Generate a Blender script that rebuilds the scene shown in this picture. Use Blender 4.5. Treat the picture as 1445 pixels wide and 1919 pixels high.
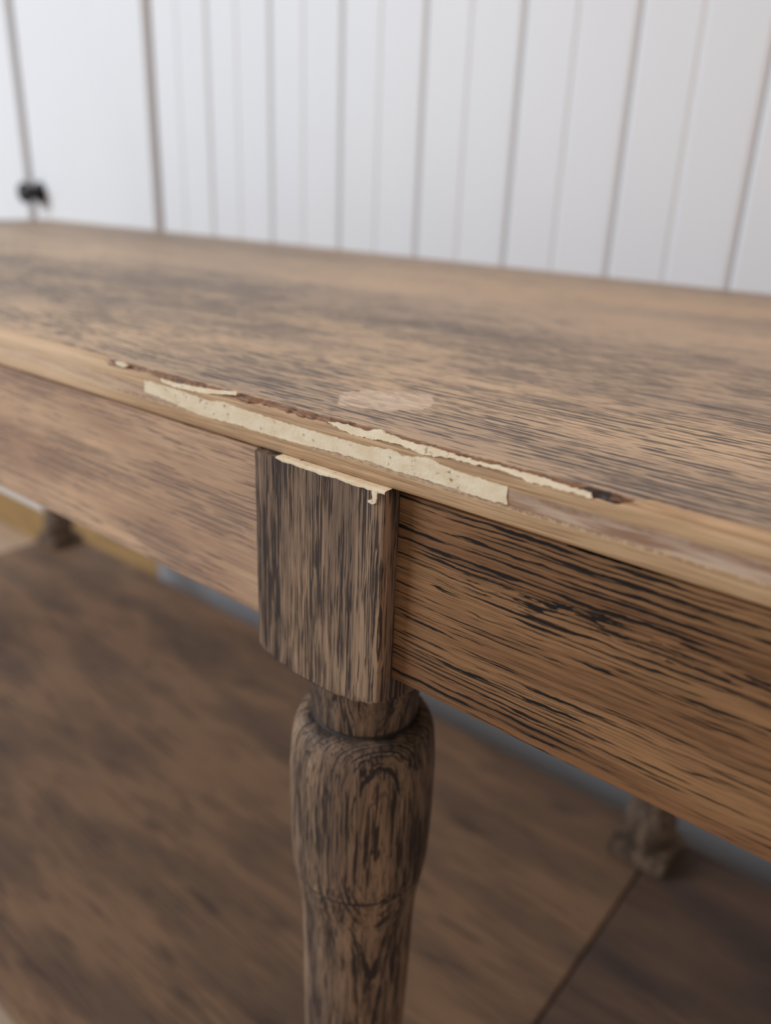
import bpy, bmesh, math, random
from mathutils import Matrix, Vector, noise

for o in list(bpy.data.objects):
    bpy.data.objects.remove(o, do_unlink=True)
scene = bpy.context.scene
C = scene.collection
PI = math.pi

# ------------------------------------------------------------------ camera
# axes: X along the table's front edge, Y from the front edge towards the wall, Z up from the floor (metres)
RIGHT = Vector((0.77448151, 0.63148995, 0.03740109))
DOWN = Vector((0.26370681, -0.26854771, -0.92646686))
FWD = Vector((-0.57501054, 0.72739437, -0.37451343))
CAM = Vector((0.18, -0.191, 0.82))
cd = bpy.data.cameras.new('camera')
cam = bpy.data.objects.new('camera', cd)
C.objects.link(cam)
m = Matrix.Identity(4)
for i in range(3):
    m[i][0] = RIGHT[i]
    m[i][1] = -DOWN[i]
    m[i][2] = -FWD[i]
    m[i][3] = CAM[i]
cam.matrix_world = m
cd.sensor_fit = 'HORIZONTAL'
cd.sensor_width = 36.0
cd.lens = 1519.389 / 1445 * 36.0
cd.clip_start = 0.01
cd.dof.use_dof = True
cd.dof.focus_distance = 0.262
cd.dof.aperture_fstop = 7.8
scene.camera = cam

# ------------------------------------------------------------------ world, lights, exposure
scene.view_settings.view_transform = 'Standard'
scene.view_settings.look = 'None'
scene.view_settings.gamma = 1.0
scene.view_settings.use_curve_mapping = False
scene.view_settings.exposure = 0.0
world = bpy.data.worlds.new('world')
scene.world = world
world.use_nodes = True
bg = world.node_tree.nodes['Background']
bg.inputs['Color'].default_value = (1.0, 0.98, 0.94, 1)
bg.inputs['Strength'].default_value = 0.33


def area(name, loc, target, sx, sy, power, col):
    l = bpy.data.lights.new(name, 'AREA')
    l.shape = 'RECTANGLE'
    l.size = sx
    l.size_y = sy
    l.energy = power
    l.color = col
    o = bpy.data.objects.new(name, l)
    C.objects.link(o)
    o.location = loc
    o.rotation_euler = (Vector(target) - Vector(loc)).to_track_quat('-Z', 'Y').to_euler()
    return o


area('window_daylight', (-2.3, -1.75, 1.8), (-0.5, 0.4, 0.8), 1.3, 1.4, 74, (0.82, 0.90, 1.0))
area('warm_fill', (1.35, -0.1, 1.95), (0.6, 0.66, 1.0), 0.5, 0.5, 9, (1.0, 0.68, 0.54))  # added warm fill to tint the right of the wall, no lamp is seen


# ------------------------------------------------------------------ node helpers
def srgb(r, g, b):
    def f(c):
        c /= 255.0
        return c / 12.92 if c <= 0.04045 else ((c + 0.055) / 1.055) ** 2.4
    return (f(r), f(g), f(b), 1.0)


def gs(axis, along, across):
    s = [across] * 3
    s[axis] = along
    return tuple(s)


class NT:
    def __init__(self, name):
        self.mat = bpy.data.materials.new(name)
        self.mat.use_nodes = True
        self.t = self.mat.node_tree
        self.bsdf = self.t.nodes['Principled BSDF']
        self.co = self.n('ShaderNodeTexCoord').outputs['Object']
        s = self.n('ShaderNodeSeparateXYZ')
        self.l(self.co, s.inputs[0])
        self.x, self.y, self.z = s.outputs

    def n(self, t):
        return self.t.nodes.new(t)

    def l(self, a, b):
        self.t.links.new(a, b)

    def put(self, v, sock):
        if isinstance(v, (int, float)):
            sock.default_value = v
        elif isinstance(v, tuple):
            sock.default_value = v
        else:
            self.l(v, sock)

    def math(self, op, a, b=0.0, c=0.0, clamp=False):
        n = self.n('ShaderNodeMath')
        n.operation = op
        n.use_clamp = clamp
        self.put(a, n.inputs[0])
        self.put(b, n.inputs[1])
        self.put(c, n.inputs[2])
        return n.outputs[0]

    def scaled(self, s, co=None, off=(0, 0, 0)):
        n = self.n('ShaderNodeMapping')
        n.inputs['Scale'].default_value = s
        n.inputs['Location'].default_value = off
        self.l(co or self.co, n.inputs['Vector'])
        return n.outputs[0]

    def noise(self, s, detail=2.0, rough=0.5, co=None, off=(0, 0, 0), dist=0.0):
        n = self.n('ShaderNodeTexNoise')
        n.inputs['Scale'].default_value = 1.0
        n.inputs['Detail'].default_value = detail
        n.inputs['Roughness'].default_value = rough
        n.inputs['Distortion'].default_value = dist
        self.l(self.scaled(s, co, off), n.inputs['Vector'])
        return n.outputs['Fac']

    def step(self, v, a, b):
        n = self.n('ShaderNodeMapRange')
        n.interpolation_type = 'SMOOTHSTEP'
        self.put(v, n.inputs['Value'])
        self.put(a, n.inputs['From Min'])
        self.put(b, n.inputs['From Max'])
        return n.outputs[0]

    def mix(self, f, a, b, mode='MIX'):
        n = self.n('ShaderNodeMix')
        n.data_type = 'RGBA'
        n.blend_type = mode
        self.put(f, n.inputs[0])
        self.put(a, n.inputs[6])
        self.put(b, n.inputs[7])
        return n.outputs[2]

    def warp(self, s, amt, axis):
        """object coordinate with the axes other than the grain pushed sideways by a slow noise"""
        n = self.n('ShaderNodeTexNoise')
        n.inputs['Scale'].default_value = 1.0
        n.inputs['Detail'].default_value = 2.0
        self.l(self.scaled(s), n.inputs['Vector'])
        v = self.n('ShaderNodeVectorMath')
        v.operation = 'SUBTRACT'
        self.l(n.outputs['Color'], v.inputs[0])
        v.inputs[1].default_value = (0.5, 0.5, 0.5)
        k = [amt] * 3
        k[axis] = 0
        v2 = self.n('ShaderNodeVectorMath')
        v2.operation = 'MULTIPLY_ADD'
        self.l(v.outputs[0], v2.inputs[0])
        v2.inputs[1].default_value = k
        self.l(self.co, v2.inputs[2])
        return v2.outputs[0]

    def lines(self, w, axis, normal, along, freq, width, soft, clu, seed):
        """thin broken lines: parallel layers of wood cut by the surface, each with its own run of gaps along the grain"""
        d = self.n('ShaderNodeVectorMath')
        d.operation = 'DOT_PRODUCT'
        self.l(w, d.inputs[0])
        d.inputs[1].default_value = normal
        s = self.n('ShaderNodeSeparateXYZ')
        self.l(w, s.inputs[0])
        g = s.outputs[axis]
        u = self.math('MULTIPLY_ADD', d.outputs['Value'], freq, seed)
        jit = self.noise(gs(axis, 55, freq * 0.35), 3, 0.6, w, (seed, 2, seed))
        u = self.math('MULTIPLY_ADD', self.math('SUBTRACT', jit, 0.5), 0.9, u)
        cid = self.math('FLOOR', u)
        fr = self.math('SUBTRACT', u, cid)
        wn = self.n('ShaderNodeTexWhiteNoise')
        wn.noise_dimensions = '1D'
        self.l(cid, wn.inputs['W'])
        ctr = self.math('MULTIPLY_ADD', self.math('SUBTRACT', wn.outputs['Value'], 0.5), 0.5, 0.5)
        dist = self.math('ABSOLUTE', self.math('SUBTRACT', fr, ctr))
        cv = self.n('ShaderNodeCombineXYZ')
        self.l(self.math('MULTIPLY', g, along), cv.inputs[0])
        self.l(self.math('MULTIPLY', cid, 7.31), cv.inputs[1])
        cv.inputs[2].default_value = seed
        nn = self.n('ShaderNodeTexNoise')
        nn.inputs['Scale'].default_value = 1.0
        nn.inputs['Detail'].default_value = 2.5
        nn.inputs['Roughness'].default_value = 0.6
        self.l(cv.outputs[0], nn.inputs['Vector'])
        run = self.step(self.math('ADD', nn.outputs['Fac'], clu), 0.42, 0.66)
        return self.step(self.math('SUBTRACT', self.math('MULTIPLY', run, width), dist), 0.0, soft)

    def finish(self, col, rough=0.6, h=None, bump=0.0005, strength=1.0, spec=0.3):
        self.put(col, self.bsdf.inputs['Base Color'])
        self.put(rough, self.bsdf.inputs['Roughness'])
        self.bsdf.inputs['Specular IOR Level'].default_value = spec
        if h is not None:
            b = self.n('ShaderNodeBump')
            b.inputs['Distance'].default_value = bump
            b.inputs['Strength'].default_value = strength
            self.l(h, b.inputs['Height'])
            self.l(b.outputs[0], self.bsdf.inputs['Normal'])
        return self.mat


def gs(axis, along, across):
    s = [across] * 3
    s[axis] = along
    return tuple(s)


def oak(name, axis, light, dark, pore, layers, fine=(25, 1400), fine_amt=0.35, cl=(6, 45), warp=0.002, wfreq=(7, 30),
        broad=(3, 28), rough=0.62, bump=0.0004, extra=None, spec=0.3, rings=None, blotch=None, normal=(0, 0, 1), bias=None):
    """layers: ('ridge'|'pore', along, across, threshold or width, soft, amount, cluster) open-grain marks, all stretched along the grain"""
    t = NT(name)
    w = t.warp(gs(axis, *wfreq), warp, axis)
    tone = t.step(t.noise(gs(axis, *broad), 3, 0.55, w), 0.32, 0.68)
    col = t.mix(tone, dark, light)
    fb = t.noise(gs(axis, *fine), 2, 0.6, w, (3, 5, 7))
    col = t.mix(t.math('MULTIPLY', t.step(fb, 0.35, 0.75), fine_amt), col, pore)
    c = t.math('SUBTRACT', t.noise(gs(axis, *cl), 2, 0.5, w, (1, 9, 4)), 0.5)
    if bias:
        c = t.math('ADD', c, bias(t))
    if rings:
        sx = t.n('ShaderNodeSeparateXYZ')
        t.l(w, sx.inputs[0])
        u = t.math('MULTIPLY_ADD', sx.outputs[1], rings[1], sx.outputs[0])
        rg = t.math('SINE', t.math('MULTIPLY', u, rings[0] * 2 * PI))
        c = t.math('MULTIPLY_ADD', rg, rings[2], c)
    if blotch:
        bl = t.math('MULTIPLY', t.step(t.math('ADD', t.noise(gs(axis, *blotch[:2]), 3, 0.6, w, (6, 6, 2)), 0), 0.52, 0.68), blotch[2])
        col = t.mix(bl, col, pore)
    pm = None
    for i, (kind, al, ac, th, soft, amt, clu) in enumerate(layers):
        if kind == 'line':
            k = t.lines(w, axis, normal, al, ac, th, soft, t.math('MULTIPLY', c, clu), 3.7 + 5.1 * i)
            k = t.math('MULTIPLY', k, amt)
            pm = k if pm is None else t.math('MAXIMUM', pm, k)
            continue
        p = t.noise(gs(axis, al, ac), 1.5, 0.5, w, (11 + 3 * i, 2 + i, 5 - 2 * i))
        if kind == 'ridge':
            brk = t.noise(gs(axis, al * 4.5, ac * 0.8), 2, 0.55, w, (2 + i, 7, 1 + i))
            brk = t.math('MULTIPLY_ADD', c, clu, brk)
            wd = t.math('MULTIPLY', t.step(brk, 0.40, 0.68), th)
            d = t.math('ABSOLUTE', t.math('SUBTRACT', p, 0.5))
            k = t.step(t.math('SUBTRACT', wd, d), 0.0, soft)
        else:
            k = t.step(t.math('MULTIPLY_ADD', c, clu, p), th, th + soft)
        k = t.math('MULTIPLY', k, amt)
        pm = k if pm is None else t.math('MAXIMUM', pm, k)
    if extra:
        col, pm = extra(t, col, pm, w, pore)
    else:
        col = t.mix(pm, col, pore)
    h = t.math('MULTIPLY_ADD', fb, -0.12, t.math('SUBTRACT', 1.0, pm))
    return t.finish(col, rough, h, bump, 0.9, spec)


# ------------------------------------------------------------------ materials
def top_extra(t, col, pm, w, pore):
    col = t.mix(pm, col, pore)
    # sanded-through pale spot near the front edge
    jx = t.math('MULTIPLY_ADD', t.math('SUBTRACT', t.noise((160, 160, 160), 4, 0.65), 0.5), 0.008, t.x)
    jy = t.math('MULTIPLY_ADD', t.math('SUBTRACT', t.noise((150, 150, 150), 4, 0.65, off=(5, 1, 2)), 0.5), 0.008, t.y)
    u = t.math('ADD', jx, 0.0004)
    vv = t.math('SUBTRACT', jy, 0.0348)
    pa = t.math('ADD', t.math('MULTIPLY', u, 0.785), t.math('MULTIPLY', vv, 0.62))
    pb = t.math('ADD', t.math('MULTIPLY', u, -0.62), t.math('MULTIPLY', vv, 0.785))
    lim = t.math('MULTIPLY_ADD', t.math('ABSOLUTE', pa), -0.28, 0.0150)
    mx = t.step(t.math('ABSOLUTE', pa), 0.0172, 0.0158)
    my = t.step(t.math('SUBTRACT', t.math('ABSOLUTE', pb), lim), 0.0006, -0.0006)
    k = t.math('MULTIPLY', t.math('MULTIPLY', mx, my), 0.8)
    pale = t.mix(t.step(t.noise((90, 420, 100), 3, dist=1.5), 0.3, 0.7), srgb(184, 156, 128), srgb(240, 216, 188))
    col = t.mix(k, col, pale)
    pm = t.math('MULTIPLY', pm, t.math('SUBTRACT', 1.0, k))
    # bare brown wood along the chipped arris
    jag = t.noise((220, 60, 60), 4, 0.65, off=(2, 2, 9))
    lim = t.math('MULTIPLY_ADD', jag, 0.0040, 0.0016)
    a = t.step(t.math('SUBTRACT', t.y, lim), 0.0006, -0.0006)
    inx = t.math('MULTIPLY', t.step(t.x, -0.135, -0.115), t.step(t.x, 0.16, 0.1))
    a = t.math('MULTIPLY', a, inx)
    brown = t.mix(t.step(t.noise((130, 700, 700), 3, 0.6), 0.50, 0.68), srgb(138, 98, 68), srgb(44, 30, 26))
    col = t.mix(a, col, brown)
    # dark knot at the end of the broken arris
    dx = t.math('MULTIPLY', t.math('SUBTRACT', t.x, 0.0985), 170.0)
    dy = t.math('MULTIPLY', t.math('SUBTRACT', t.y, 0.0015), 420.0)
    rr = t.math('ADD', t.math('MULTIPLY', dx, dx), t.math('MULTIPLY', dy, dy))
    rr = t.math('MULTIPLY_ADD', t.math('SUBTRACT', t.noise((500, 500, 500), 3), 0.5), 1.6, rr)
    col = t.mix(t.math('MULTIPLY', t.step(rr, 1.1, 0.4), 0.9), col, srgb(34, 26, 24))
    return col, pm


def apron_extra(t, col, pm, w, pore):
    # a torn-grain streak running along the board
    s = t.n('ShaderNodeSeparateXYZ')
    t.l(w, s.inputs[0])
    z = t.math('MULTIPLY_ADD', t.math('SUBTRACT', t.noise((22, 22, 22), 2), 0.5), 0.006, s.outputs[2])
    d = t.math('ABSOLUTE', t.math('SUBTRACT', z, 0.7075))
    band = t.math('MULTIPLY', t.step(d, 0.0055, 0.0005), t.step(t.x, 0.03, 0.085))
    p = t.noise((75, 900, 900), 3, 0.6, w, (4, 4, 8), 0.5)
    k = t.step(t.math('MULTIPLY_ADD', band, 0.12, p), 0.635, 0.67)
    k = t.math('MULTIPLY', k, t.step(band, 0.05, 0.3))
    pm = t.math('MAXIMUM', pm, k)
    return t.mix(pm, col, pore), pm


def leg_extra(t, col, pm, w, pore):
    # dark lines in the turned quirks, stain along the block's bottom rim
    nzz = t.math('MULTIPLY_ADD', t.math('SUBTRACT', t.noise((160, 160, 60), 3), 0.5), 0.0016, t.z)
    for g, wd in ((0.3388, 0.0011), (0.4385, 0.0012), (0.4182, 0.0010), (0.4440, 0.0013)):
        k = t.step(t.math('ABSOLUTE', t.math('SUBTRACT', nzz, g)), wd, wd * 0.35)
        pm = t.math('MAXIMUM', pm, t.math('MULTIPLY', k, 0.85))
    return t.mix(pm, col, pore), pm


M = {}
def top_bias(t):
    # the top is glued up from strips: the middle ones carry more open grain than the back ones
    yy = t.math('MULTIPLY_ADD', t.math('SUBTRACT', t.noise((3, 14, 1), 2, off=(4, 4, 4)), 0.5), 0.10, t.y)
    mid = t.math('MULTIPLY', t.step(yy, 0.05, 0.11), t.step(yy, 0.25, 0.19))
    back = t.step(yy, 0.22, 0.30)
    return t.math('SUBTRACT', t.math('MULTIPLY', mid, 0.12), t.math('MULTIPLY', back, 0.20))


M['top'] = oak('weathered_top_veneer', 0, srgb(224, 189, 149), srgb(182, 155, 128), srgb(60, 55, 56),
               [('line', 42, 290, 0.27, 0.10, 0.90, 0.50), ('line', 70, 480, 0.27, 0.12, 0.75, 0.45), ('pore', 70, 700, 0.60, 0.08, 0.55, 0.30)],
               cl=(14, 30), fine=(30, 1100), fine_amt=0.28, warp=0.0012, wfreq=(10, 40), broad=(2.0, 8), rough=0.5, bump=0.0002, extra=top_extra, spec=0.35,
               normal=(0, 1, 0), bias=top_bias)
M['apron_dark'] = oak('open_grain_brown_oak', 0, srgb(168, 126, 86), srgb(132, 92, 60), srgb(16, 12, 12),
                      [('line', 26, 310, 0.19, 0.05, 1.0, 0.6), ('line', 34, 560, 0.18, 0.07, 0.95, 0.6), ('line', 30, 1200, 0.22, 0.2, 0.40, 0.5)],
                      cl=(4, 50), fine=(14, 1300), fine_amt=0.36, warp=0.0055, wfreq=(11, 20), broad=(3, 34), bump=0.0007, extra=apron_extra)
M['apron_pale'] = oak('sanded_pale_oak', 0, srgb(216, 178, 144), srgb(180, 144, 117), srgb(86, 73, 70),
                      [('line', 34, 420, 0.26, 0.20, 0.7, 0.9), ('line', 46, 800, 0.26, 0.2, 0.55, 0.9)],
                      cl=(16, 60), fine=(22, 1000), fine_amt=0.34, warp=0.002, broad=(9, 50), bump=0.0003)
M['leg'] = oak('grey_brown_turned_oak', 2, srgb(168, 138, 111), srgb(126, 103, 85), srgb(35, 33, 38),
               [('line', 34, 700, 0.21, 0.10, 0.9, 0.6), ('line', 42, 1200, 0.28, 0.12, 0.9, 0.55), ('pore', 40, 1150, 0.585, 0.05, 0.85, 0.4), ('line', 50, 2000, 0.25, 0.2, 0.5, 0.4)],
               cl=(20, 140), fine=(34, 1900), fine_amt=0.50, warp=0.0022, wfreq=(16, 45), broad=(9, 80), bump=0.0006,
               blotch=(26, 300, 0.45), extra=leg_extra, normal=(0.80, -0.60, 0.0))
M['shelf'] = oak('brown_shelf_veneer', 0, srgb(150, 116, 88), srgb(116, 92, 74), srgb(56, 48, 46),
                 [('line', 18, 200, 0.26, 0.2, 0.6, 0.8), ('pore', 16, 90, 0.60, 0.16, 0.6, 0.4)], cl=(9, 26), fine=(12, 300), fine_amt=0.35, warp=0.003, broad=(6, 22),
                 bump=0.0002, rough=0.7, normal=(0, 1, 0))
M['shelf_dark'] = oak('dark_shelf_veneer', 0, srgb(118, 92, 74), srgb(88, 72, 64), srgb(52, 46, 46),
                      [('line', 18, 200, 0.26, 0.2, 0.6, 0.8)], cl=(8, 20), fine=(10, 300), fine_amt=0.35, warp=0.003, broad=(5, 16), bump=0.0002, rough=0.65, normal=(0, 1, 0))
WOODL = [('pore', 6, 160, 0.6, 0.1, 0.4, 0.2)]
M['skirting'] = oak('honey_wood', 0, srgb(176, 142, 94), srgb(154, 122, 78), srgb(110, 84, 50), WOODL)
M['floor'] = oak('pale_floor_wood', 0, srgb(206, 178, 152), srgb(188, 160, 134), srgb(140, 114, 92), WOODL)


def edge_mat():
    t = NT('plywood_edge')
    w = t.warp((18, 30, 30), 0.0016, 0)
    s = t.n('ShaderNodeSeparateXYZ')
    t.l(w, s.inputs[0])
    z = s.outputs[2]
    fib = t.noise((26, 900, 1500), 3, 0.6, w)
    tan = t.mix(t.step(fib, 0.3, 0.7), srgb(164, 130, 96), srgb(210, 175, 136))
    tan = t.mix(t.math('MULTIPLY', t.step(t.noise((30, 700, 1900), 2, 0.6, w, (7, 1, 3)), 0.55, 0.7), 0.5), tan, srgb(104, 74, 48))
    pink = t.mix(t.step(t.noise((40, 500, 700), 3, 0.6, w, (2, 4, 3)), 0.35, 0.68), srgb(150, 116, 92), srgb(200, 174, 152))
    nz = t.math('MULTIPLY_ADD', t.math('SUBTRACT', t.noise((260, 200, 400), 4, 0.65), 0.5), 0.0018, z)
    mid = t.math('MULTIPLY', t.step(nz, 0.7352, 0.7360), t.step(nz, 0.7416, 0.7408))
    col = t.mix(mid, tan, pink)
    # glue-line rubbed with filler, broken up
    gl = t.math('MULTIPLY', t.step(t.math('ABSOLUTE', t.math('SUBTRACT', nz, 0.7358)), 0.0008, 0.0003),
                t.step(t.noise((420, 200, 500), 3, 0.6, off=(8, 8, 1)), 0.46, 0.56))
    col = t.mix(t.math('MULTIPLY', gl, 0.75), col, srgb(206, 178, 138))
    gl2 = t.math('MULTIPLY', t.step(t.math('ABSOLUTE', t.math('SUBTRACT', nz, 0.7404)), 0.0008, 0.0003),
                 t.step(t.noise((300, 200, 500), 3, 0.6, off=(3, 8, 5)), 0.44, 0.6))
    col = t.mix(t.math('MULTIPLY', gl2, 0.55), col, srgb(178, 158, 142))
    # left end was sanded paler
    col = t.mix(t.math('MULTIPLY', t.step(t.x, -0.07, -0.17), 0.55), col, srgb(236, 204, 168))
    return t.finish(col, 0.65, fib, 0.0003, 0.7, 0.25)


M['edge'] = edge_mat()


def putty_mat():
    t = NT('cream_wood_filler')
    n = t.noise((900, 900, 900), 3, 0.6)
    n2 = t.noise((120, 120, 260), 3, 0.6, off=(3, 1, 4))
    col = t.mix(t.step(n2, 0.3, 0.7), srgb(232, 212, 178), srgb(243, 228, 200))
    pit = t.math('MULTIPLY', t.step(t.noise((420, 420, 520), 3, 0.6, off=(9, 3, 1)), 0.60, 0.66), t.step(t.noise((60, 60, 60), 1), 0.50, 0.62))
    col = t.mix(t.math('MULTIPLY', pit, 0.7), col, srgb(120, 96, 66))
    h = t.math('SUBTRACT', n, t.math('MULTIPLY', pit, 1.5))
    return t.finish(col, 0.85, h, 0.0003, 0.6, 0.15)


M['putty'] = putty_mat()


def plain(name, c, rough=0.5, spec=0.3, var=0.04, freq=(12, 12, 3)):
    t = NT(name)
    k = t.noise(freq, 3)
    c2 = tuple(v * (1 - var * 2) for v in c[:3]) + (1.0,)
    return t.finish(t.mix(k, c2, c), rough, None, spec=spec)


M['wall'] = plain('white_painted_board', srgb(233, 233, 234), 0.45)
M['gap'] = plain('board_backing', srgb(215, 213, 210), 0.8)
M['door'] = plain('white_painted_door', srgb(233, 233, 234), 0.4)
M['shadeskirt'] = plain('grey_shaded_skirting', srgb(172, 178, 186), 0.5)  # grey base colour carries the shade on the wall under the table
M['black'] = plain('black_iron', srgb(22, 20, 20), 0.4, 0.5)
M['chip'] = plain('dark_chipped_wood', srgb(46, 32, 26), 0.8, 0.1, 0.2, (300, 300, 300))


# ------------------------------------------------------------------ object helpers
def empty(name, loc=(0, 0, 0)):
    o = bpy.data.objects.new(name, None)
    C.objects.link(o)
    o.location = loc
    return o


def mesh_obj(name, verts, faces, mat, parent=None, smooth=False):
    me = bpy.data.meshes.new(name)
    me.from_pydata(verts, [], faces)
    me.validate()
    me.materials.append(mat)
    if smooth:
        me.polygons.foreach_set('use_smooth', [True] * len(me.polygons))
    o = bpy.data.objects.new(name, me)
    C.objects.link(o)
    o.parent = parent
    return o


def box_bm(x0, x1, y0, y1, z0, z1, bev=0.0, seg=2):
    bm = bmesh.new()
    bmesh.ops.create_cube(bm, size=1)
    for v in bm.verts:
        v.co = Vector(((x0 + x1) / 2 + v.co.x * (x1 - x0), (y0 + y1) / 2 + v.co.y * (y1 - y0), (z0 + z1) / 2 + v.co.z * (z1 - z0)))
    if bev:
        bmesh.ops.bevel(bm, geom=bm.edges[:], offset=bev, segments=seg, affect='EDGES', profile=0.5)
    return bm


def bm_obj(name, bm, mat, parent=None):
    bmesh.ops.recalc_face_normals(bm, faces=bm.faces[:])
    me = bpy.data.meshes.new(name)
    bm.to_mesh(me)
    bm.free()
    me.materials.append(mat)
    o = bpy.data.objects.new(name, me)
    C.objects.link(o)
    o.parent = parent
    return o


def box(name, x0, x1, y0, y1, z0, z1, mat, parent=None, bev=0.0):
    return bm_obj(name, box_bm(x0, x1, y0, y1, z0, z1, bev), mat, parent)


def tag(o, label, cat=None, kind=None, group=None):
    o['label'] = label
    if cat:
        o['category'] = cat
    if kind:
        o['kind'] = kind
    if group:
        o['group'] = group


def nz(x, y=0.0, z=0.0):
    return noise.noise(Vector((x, y, z)))


# ------------------------------------------------------------------ the setting
WALL_Y = 0.6785
SEAM0 = -1.003
PITCH = 0.1316
floor = box('floor', -4.0, 3.2, -3.0, 0.80, -0.06, -0.012, M['floor'])
tag(floor, 'pale wooden floor under the table', 'floor', 'structure')
fb = box('floorboard', -4.0, 3.2, 0.0, 0.159, -0.012, 0.0, M['floor'], floor, 0.0015)
for i in range(1, 24):
    b = fb.copy()
    C.objects.link(b)
    b.location.y = 0.64 - i * 0.16
fb.location.y = 0.64

wall = box('wall_back', -4.0, 3.2, WALL_Y + 0.012, 0.80, 0.0, 2.6, M['gap'])
tag(wall, 'white boarded wall behind the table', 'wall', 'structure')
# one board: bevelled long edges, a shallow bead groove down its middle
prof = []
bw = PITCH
for u, d in ((0.0008, 0.012), (0.0008, 0.0032), (0.0040, 0.0004), (0.0065, 0.0), (bw / 2 - 0.004, 0.0), (bw / 2 - 0.0015, 0.0016),
             (bw / 2 + 0.0015, 0.0016), (bw / 2 + 0.004, 0.0), (bw - 0.0065, 0.0), (bw - 0.0040, 0.0004), (bw - 0.0008, 0.0032), (bw - 0.0008, 0.012)):
    prof.append((u, WALL_Y + d))
n = len(prof)
vs = [(u, d, 0.0) for u, d in prof] + [(u, d, 2.6) for u, d in prof]
fs = [(i, i + 1, n + i + 1, n + i) for i in range(n - 1)] + [tuple(range(n - 1, -1, -1)), tuple(range(n, 2 * n)), (n - 1, 0, n, 2 * n - 1)]
board = mesh_obj('board', vs, fs, M['wall'], wall)
board.location.x = SEAM0
for k in range(1, 31):
    b = board.copy()
    C.objects.link(b)
    b.location.x = SEAM0 + k * PITCH
# smooth cupboard door to the left of the boards, and the fixed panel beside it
DY = WALL_Y - 0.013
door = box('door_1', -1.374, SEAM0 - 0.001, DY, WALL_Y + 0.012, 0.135, 2.2, M['door'], None, 0.002)
tag(door, 'smooth white cupboard door with round black knob', 'door', 'structure')


def lathe(profile, seg=32, axis='Z', square=None):
    """profile: (z, r); returns verts, faces. square=(half, power) limits the radius to a rounded square."""
    vs, fs = [], []
    for z, r in profile:
        for k in range(seg):
            a = 2 * PI * k / seg
            rr = r
            if square:
                c, s = abs(math.cos(a)), abs(math.sin(a))
                rr = min(r, square / ((c ** 26 + s ** 26) ** (1 / 26)))
            vs.append((rr * math.cos(a), rr * math.sin(a), z))
    for j in range(len(profile) - 1):
        for k in range(seg):
            k2 = (k + 1) % seg
            fs.append((j * seg + k, j * seg + k2, (j + 1) * seg + k2, (j + 1) * seg + k))
    fs.append(tuple(range(seg - 1, -1, -1)))
    b = (len(profile) - 1) * seg
    fs.append(tuple(range(b, b + seg)))
    return vs, fs


def knob_mesh(name, prof, parent):
    v, f = lathe(prof, 36)
    v = [(-1.349 + x, DY - z, 0.781 + y) for x, y, z in v]
    return mesh_obj(name, v, f, M['black'], parent, True)


knob = knob_mesh('door_knob', [(0.003, 0.008), (0.016, 0.007), (0.02, 0.009), (0.024, 0.0155), (0.029, 0.0185), (0.035, 0.0180), (0.039, 0.014), (0.041, 0.006)], door)
knob['label'] = 'round black knob'
rose = knob_mesh('knob_plate', [(0.0, 0.020), (0.003, 0.020), (0.005, 0.018), (0.006, 0.009)], door)
rose['label'] = 'round black knob plate'
door2 = box('door_2', -2.6, -1.380, DY - 0.011, WALL_Y + 0.012, 0.106, 2.2, M['door'], None, 0.002)
tag(door2, 'white cupboard panel at the far left beside the knob', 'door', 'structure')
base = box('baseboard_back', -2.6, -1.075, WALL_Y - 0.006, WALL_Y + 0.012, 0.0, 0.134, M['skirting'], None, 0.002)
tag(base, 'honey coloured wooden skirting below the cupboard door', 'baseboard', 'structure')
base2 = box('baseboard_right', -1.073, 3.1, WALL_Y - 0.008, WALL_Y - 0.0002, 0.0, 0.19, M['shadeskirt'], None, 0.002)
tag(base2, 'skirting along the boarded wall, coloured blue-grey for the shade under the table', 'baseboard', 'structure')

# ------------------------------------------------------------------ the table
ZT = 0.7472     # table top surface
ZB = 0.7301     # underside of the top
XL, XR = -1.118, 1.118
YB = 0.549
table = empty('console_table', (0, 0, 0))
tag(table, 'long weathered wooden table with turned legs, lower shelf and filler-patched edge', 'table')


def xs_fine(x0, x1, lo=-0.32, hi=0.24, d=0.0008, D=0.02):
    r, x = [], x0
    while x < x1 - 1e-6:
        r.append(x)
        x += d if lo <= x <= hi else min(D, (lo - x) if x < lo and lo - x > 1e-5 else D)
    r.append(x1)
    return r


def chip(x):
    """how far the veneer's front arris is broken back, metres"""
    k = max(0.0, min(1.0, (x + 0.128) / 0.02)) * max(0.0, min(1.0, (0.108 - x) / 0.015))
    j = 0.5 + 0.5 * nz(x * 60, 3.1) + 0.45 * nz(x * 210, 7.7) + 0.3 * nz(x * 620, 1.3)
    return k * max(0.0, 0.0004 + 0.0019 * j)


# core with the ply edge
XS = xs_fine(XL, XR)
lowp = [(0.0, ZT - 0.0040 - 0.0010 * i) for i in range(12)] + [(0.0002, ZB + 0.0005), (0.0006, ZB + 0.0001), (0.0013, ZB), (YB, ZB)]
# where the veneer is chipped the core shows below it; elsewhere the sanded core rounds up over the veneer's edge
pf_in = [(YB, ZT - 0.0013), (0.006, ZT - 0.0013), (0.0045, ZT - 0.0013), (0.0030, ZT - 0.0014), (0.0020, ZT - 0.0015), (0.0012, ZT - 0.0018), (0.0006, ZT - 0.0023), (0.0002, ZT - 0.0030)] + lowp
pf_out = [(YB, ZT - 0.0013), (0.0075, ZT - 0.0010), (0.0056, ZT - 0.0001), (0.0040, ZT - 0.00022), (0.0026, ZT - 0.0005), (0.0015, ZT - 0.0010), (0.0007, ZT - 0.0017), (0.0002, ZT - 0.0027)] + lowp
pf = pf_in


def ragf(x):
    return min(1.0, chip(x) / 0.0006)


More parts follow.
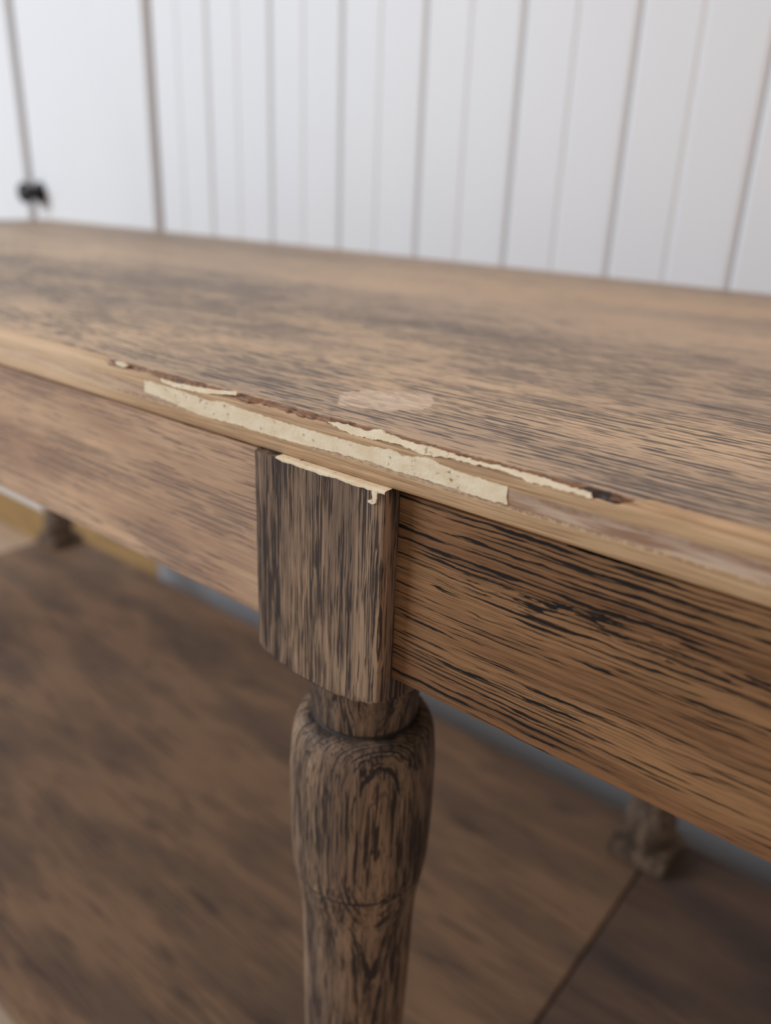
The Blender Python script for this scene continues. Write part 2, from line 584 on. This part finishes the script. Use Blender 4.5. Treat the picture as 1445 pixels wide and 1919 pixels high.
vs, fs = [], []
for x in XS:
    g = max(0.0, min(1.0, (x + 0.131) / 0.008)) * max(0.0, min(1.0, (0.112 - x) / 0.008))
    fur = 0.0007 * nz(x * 700, 2.2) + 0.0007 * nz(x * 110, 6.2)
    for i in range(len(pf)):
        y = pf_out[i][0] + (pf_in[i][0] - pf_out[i][0]) * g
        z = pf_out[i][1] + (pf_in[i][1] - pf_out[i][1]) * g
        if 1 <= i <= 3:
            y += fur * (1 - g)
        k = 1.0 if 3 <= i <= len(pf) - 3 else 0.0
        d = (0.00016 * nz(x * 30, z * 900) + 0.00010 * nz(x * 160, z * 1500, 4.0)) * k
        d += k * 0.0002 * math.exp(-((z - 0.7386) / 0.0022) ** 2)
        vs.append((x, y + d, z))
n = len(pf)
for a in range(len(XS) - 1):
    for i in range(n):
        j = (i + 1) % n
        fs.append((a * n + i, a * n + j, (a + 1) * n + j, (a + 1) * n + i))
fs.append(tuple(range(n)))
fs.append(tuple(range((len(XS) - 1) * n + n - 1, (len(XS) - 1) * n - 1, -1)))
core = mesh_obj('tabletop', vs, fs, M['edge'], table, True)
core['label'] = 'tan layered edge of the table top'

# veneer sheet with a ragged front arris
vs, fs = [], []
for x in XS:
    c = chip(x)
    rag = min(1.0, c / 0.0006)
    drop = 0.0004 * nz(x * 90, 5.5) * rag
    g = max(0.0, min(1.0, (x + 0.131) / 0.008)) * max(0.0, min(1.0, (0.112 - x) / 0.008))
    y0 = max(c, 0.0001) * g + 0.0040 * (1 - g)
    row = [(YB + 0.0, ZT), (0.2, ZT), (0.03, ZT), (0.009, ZT), (y0 + 0.0035, ZT - 0.00005), (y0 + 0.0020, ZT - 0.0002 + 0.3 * drop),
           (y0 + 0.0010, ZT - 0.0005 + 0.7 * drop), (y0 + 0.0003, ZT - 0.0010 + drop), (y0, ZT - 0.0019), (y0 + 0.001, ZT - 0.0024), (0.012, ZT - 0.0012), (YB, ZT - 0.0012)]
    vs += [(x, y, z) for y, z in row]
n = 12
for a in range(len(XS) - 1):
    for i in range(n):
        j = (i + 1) % n
        fs.append((a * n + i, a * n + j, (a + 1) * n + j, (a + 1) * n + i))
fs.append(tuple(range(n)))
fs.append(tuple(range((len(XS) - 1) * n + n - 1, (len(XS) - 1) * n - 1, -1)))
ven = mesh_obj('veneer', vs, fs, M['top'], core, True)
ven['label'] = 'weathered top surface with dark open grain and a pale sanded spot'


def ragged(pts, step, amp, seed):
    out = []
    for i in range(len(pts)):
        a, b = Vector(pts[i]), Vector(pts[(i + 1) % len(pts)])
        L = (b - a).length
        m_ = max(1, int(L / step))
        for k in range(m_):
            p = a.lerp(b, k / m_)
            j = amp * (nz(p.x * 500, p.y * 500, seed) + 0.6 * nz(p.x * 1500, p.y * 1500, seed + 3))
            q = amp * (nz(p.x * 500, p.y * 500, seed + 9) + 0.6 * nz(p.x * 1500, p.y * 1500, seed + 6))
            out.append((p.x + q, p.y + j))
    return out


def filler(name, mm, thick, parent, y_of, seed, amp=0.00036, zmax=None, step=0.0005, label=None):
    pts = [(p[0] / 1000.0, p[1] / 1000.0) for p in mm]
    pts = ragged(pts, step, amp, seed)
    if zmax:
        pts = [(x, min(z, zmax)) for x, z in pts]
    bm = bmesh.new()
    vv = [bm.verts.new((x, y_of(x, z), z)) for x, z in pts]
    f = bm.faces.new(vv)
    res = bmesh.ops.triangulate(bm, faces=[f])
    r = bmesh.ops.extrude_face_region(bm, geom=bm.faces[:])
    top = [e for e in r['geom'] if isinstance(e, bmesh.types.BMVert)]
    for v in top:
        v.co.y -= thick + 0.00006 * nz(v.co.x * 300, v.co.z * 300, seed)
    for v in bm.verts:
        if v not in set(top):
            v.co.y += 0.0006
    o = bm_obj(name, bm, M['putty'], parent)
    o['label'] = label or 'cream wood filler'
    return o


# filler outlines on the edge face: (x, z) in millimetres
MAIN = [(-97.6, 743.2), (-84.1, 742.9), (-72.1, 742.8), (-56.9, 742.1), (-50.5, 743.3), (-38.8, 742.7), (-26.2, 742.3), (-19.7, 742.1), (-2.5, 741.9), (11.5, 742.0), (20.0, 741.9), (30.0, 743.3), (32.8, 743.1), (34.6, 742.1), (43.7, 743.7), (47.1, 743.4), (50.5, 742.7), (56.9, 742.2), (63.1, 742.0), (68.1, 741.9), (72.9, 741.9), (72.4, 739.7), (73.1, 736.4), (67.7, 736.3), (62.2, 736.3), (51.8, 736.6), (42.6, 736.8), (35.7, 736.6), (29.5, 736.7), (23.1, 737.1), (14.2, 736.8), (5.7, 736.8), (-8.8, 736.0), (-16.9, 735.9), (-25.2, 735.8), (-34.7, 735.8), (-39.3, 736.2), (-49.4, 735.8), (-61.5, 735.4), (-72.7, 736.3), (-84.3, 737.5), (-98.2, 738.2)]
UPPER = [(2.6, 746.5), (11.4, 746.8), (18.9, 746.5), (24.4, 748.2), (29.0, 747.3), (36.8, 746.8), (46.9, 746.8), (55.6, 746.7), (62.7, 746.6), (71.1, 746.9), (77.3, 746.9), (82.7, 747.0), (90.0, 746.4), (97.2, 746.5), (98.2, 745.2), (93.2, 745.1), (85.4, 745.0), (79.1, 744.9), (71.2, 746.0), (63.1, 745.7), (57.6, 745.5), (51.1, 745.5), (42.1, 744.4), (35.2, 745.2), (26.5, 745.1), (17.2, 744.5), (9.5, 744.8)]
LEFT = [(-87.5, 745.5), (-76.4, 745.3), (-57.6, 746.4), (-42.6, 748.1), (-43.2, 746.8), (-61.1, 744.4), (-77.6, 743.7), (-86.0, 744.3)]
SPECK = [(-117.7, 747.6), (-112.7, 747.9), (-108.7, 747.0), (-111.5, 745.9), (-116.4, 746.2)]
filler('filler_strip', MAIN, 0.00014, core, lambda x, z: 0.0, 1.0, label='broad cream filler strip along the middle of the edge')
filler('filler_strip', UPPER, 0.0002, core, lambda x, z: 0.0 + max(0, (z - 0.7440)) * 0.25, 5.0, 0.0004, label='ragged cream filler streak below the chipped arris')
filler('filler_strip', LEFT, 0.00018, core, lambda x, z: 0.0 + max(0, (z - 0.7440)) * 0.25, 8.0, 0.0003, label='thin cream filler streak at the left of the edge')
filler('filler_speck', SPECK, 0.0003, core, lambda x, z: 0.0003, 13.0, 0.0003, label='pale chip of filler on the arris')

# aprons
APY = 0.0048
AT = ZB - 0.0026
AB = 0.6568


def apron(x0, x1, y0, y1, mat, zb=AB):
    return box('apron', x0, x1, y0, y1, zb, AT, mat, table, 0.0008)


a = apron(0.029, 1.075, APY, APY + 0.02, M['apron_dark'])
a['label'] = 'brown front apron with black open grain'
a = apron(-1.075, -0.029, APY, APY + 0.02, M['apron_pale'])
a['label'] = 'paler sanded front apron'
apron(-1.075, -0.029, 0.505, 0.525, M['apron_pale'])
apron(0.029, 1.075, 0.505, 0.525, M['apron_dark'])
apron(-1.115, -1.095, 0.058, 0.466, M['apron_pale'])
apron(1.095, 1.115, 0.058, 0.466, M['apron_dark'])

# turned leg
H = 0.031
SHELF = 0.200
Z0 = 0.82
pr = []
for i in range(20):
    z = ZB - 0.0004 - i * (ZB - 0.0004 - (Z0 - 0.169)) / 19
    pr.append((z, 0.0445 if i else 0.0425))
pr.insert(1, (ZB - 0.0012, 0.0445))
key = [(-.1690, .0446), (-.1703, .0440), (-.1720, .0410), (-.1738, .0372), (-.1755, .0330), (-.1768, .0298), (-.1782, .0270), (-.1797, .0250), (-.1808, .0238), (-.1815, .0232), (-.1822, .0238),
       (-.1850, .0237), (-.1890, .0231), (-.1930, .0226), (-.1970, .0223), (-.2005, .0222), (-.2016, .0217), (-.2022, .0222), (-.2026, .0238), (-.2034, .0258), (-.2048, .0273), (-.2070, .0285), (-.2110, .0296),
       (-.2180, .0304), (-.2280, .0309), (-.2400, .0310), (-.2520, .0309), (-.2640, .0307), (-.2730, .0304), (-.2780, .0300), (-.2804, .0297), (-.2812, .0286), (-.2820, .0293),
       (-.2880, .0285), (-.2940, .0274), (-.3000, .0266), (-.3080, .0260), (-.3200, .0257), (-.3470, .0253), (-.3700, .0248), (-.3910, .0243), (-.4400, .0228), (-.4900, .0210), (-.5300, .0190), (-.5420, .0186),
       (-.5460, .0215), (-.5500, .0226), (-.5540, .0215), (-.5575, .0188), (-.5610, .0196), (-.5680, .0228), (-.5760, .0246), (-.5850, .0250), (-.5930, .0240), (-.5990, .0218), (-.6030, .0205), (-.6060, .0205)]
for z, r in key[1:]:
    pr.append((Z0 + z, r))
pr = [(z - SHELF, r) for z, r in pr]
fine = []
for (za, ra), (zb, rb) in zip(pr, pr[1:]):
    m_ = max(1, int(abs(zb - za) / 0.004))
    for k in range(m_):
        fine.append((za + (zb - za) * k / m_, ra + (rb - ra) * k / m_))
fine.append(pr[-1])
lv, lf = lathe(fine, 128, square=H)
lv2 = []
for x, y, z in lv:
    r = math.hypot(x, y)
    d = 0.00012 * nz(x * 700, y * 700, z * 40) + 0.00010 * nz(x * 90, y * 90, z * 90)
    lv2.append((x * (1 + d / max(r, 0.01)), y * (1 + d / max(r, 0.01)), z))
lf = [tuple(reversed(f)) for f in lf]
leg0 = mesh_obj('leg', lv2, lf, M['leg'], table, True)
me = leg0.data
try:
    me.set_sharp_from_angle(angle=math.radians(32))
except Exception:
    pass
leg0.location = (0, 0.0278, SHELF)
leg0['label'] = 'turned leg with square block top against the apron'
fbm = box_bm(-0.0285, 0.0285, -0.0285, 0.0285, 0.0, 0.0160, 0.0012)
foot0 = bm_obj('foot_block', fbm, M['leg'], leg0)
bv, bf = lathe([(-0.018, 0.022), (-0.024, 0.020), (-0.036, 0.027), (-0.075, 0.031), (-0.12, 0.027), (-0.16, 0.021), (-0.2, 0.018)], 40)
bun0 = mesh_obj('foot', bv, [tuple(reversed(f)) for f in bf], M['leg'], leg0, True)
for lx, ly in ((0, 0.487), (-1.080, 0.0278), (-1.104, 0.4900), (1.080, 0.0278), (1.104, 0.4900)):
    lg = leg0.copy()
    C.objects.link(lg)
    lg.location = (lx, ly, SHELF)
    lg['label'] = 'turned leg'
    for ch in (foot0, bun0):
        c2 = ch.copy()
        C.objects.link(c2)
        c2.parent = lg

# filler smeared along the top of the front leg's block, with a drip at its corner
def block_filler():
    bm = bmesh.new()
    yf = -0.0278 - 0.0032
    N = 160
    rows = []
    for i in range(N + 1):
        x = -0.0185 + 0.0497 * i / N
        k = min(1.0, i / 12)
        dz = 0.0004 + 0.0007 * k * (0.9 + 0.8 * nz(x * 140, 1.0) + 0.4 * nz(x * 520, 2.0))
        zt = ZB - SHELF + 0.0001 + 0.0001 * nz(x * 300, 4)
        zt_b = ZB - SHELF - dz
        yf2 = -H - 0.00034 - 0.00008 * nz(x * 400, 8)
        row = [(x, -H + 0.0036, zt), (x, -H + 0.0008, zt), (x, yf2 + 0.0004, zt - 0.0001), (x, yf2, zt - 0.0003), (x, yf2, zt_b), (x, -H + 0.0004, zt_b - 0.0002)]
        rows.append([bm.verts.new(v) for v in row])
    for a_, b_ in zip(rows, rows[1:]):
        for i in range(5):
            bm.faces.new((a_[i], a_[i + 1], b_[i + 1], b_[i]))
    o = bm_obj('filler_strip', bm, M['putty'], leg0)
    o['label'] = 'cream filler smeared on the top of the leg block'
    # the drip
    bm = bmesh.new()
    out = []
    for x, z in ((0.0258, -0.0006), (0.0282, -0.0006), (0.0280, -0.0030), (0.0276, -0.0048), (0.0262, -0.0055), (0.0246, -0.0053), (0.0243, -0.0047), (0.0256, -0.0042), (0.0262, -0.0030)):
        out.append((x, z))
    out = ragged(out, 0.0004, 0.00012, 3.3)
    vv = [bm.verts.new((x, -H - 0.0005, ZB - SHELF + z)) for x, z in out]
    f = bm.faces.new(vv)
    bmesh.ops.triangulate(bm, faces=[f])
    r = bmesh.ops.extrude_face_region(bm, geom=bm.faces[:])
    for e in r['geom']:
        if isinstance(e, bmesh.types.BMVert):
            e.co.y += 0.0008
    o = bm_obj('filler_drip', bm, M['putty'], leg0)
    o['label'] = 'small drip of cream filler at the block corner'


block_filler()

# shelf boards, butted at the middle legs
s1 = box('shelf_board', -1.134, 0.0062, -0.0155, 0.5225, SHELF - 0.018, SHELF, M['shelf'], table, 0.0012)
s1['label'] = 'lower shelf board, brown'
s2 = box('shelf_board', 0.0082, 1.134, -0.0155, 0.5225, SHELF - 0.0195, SHELF - 0.0012, M['shelf_dark'], table, 0.0012)
s2['label'] = 'lower shelf board, darker'
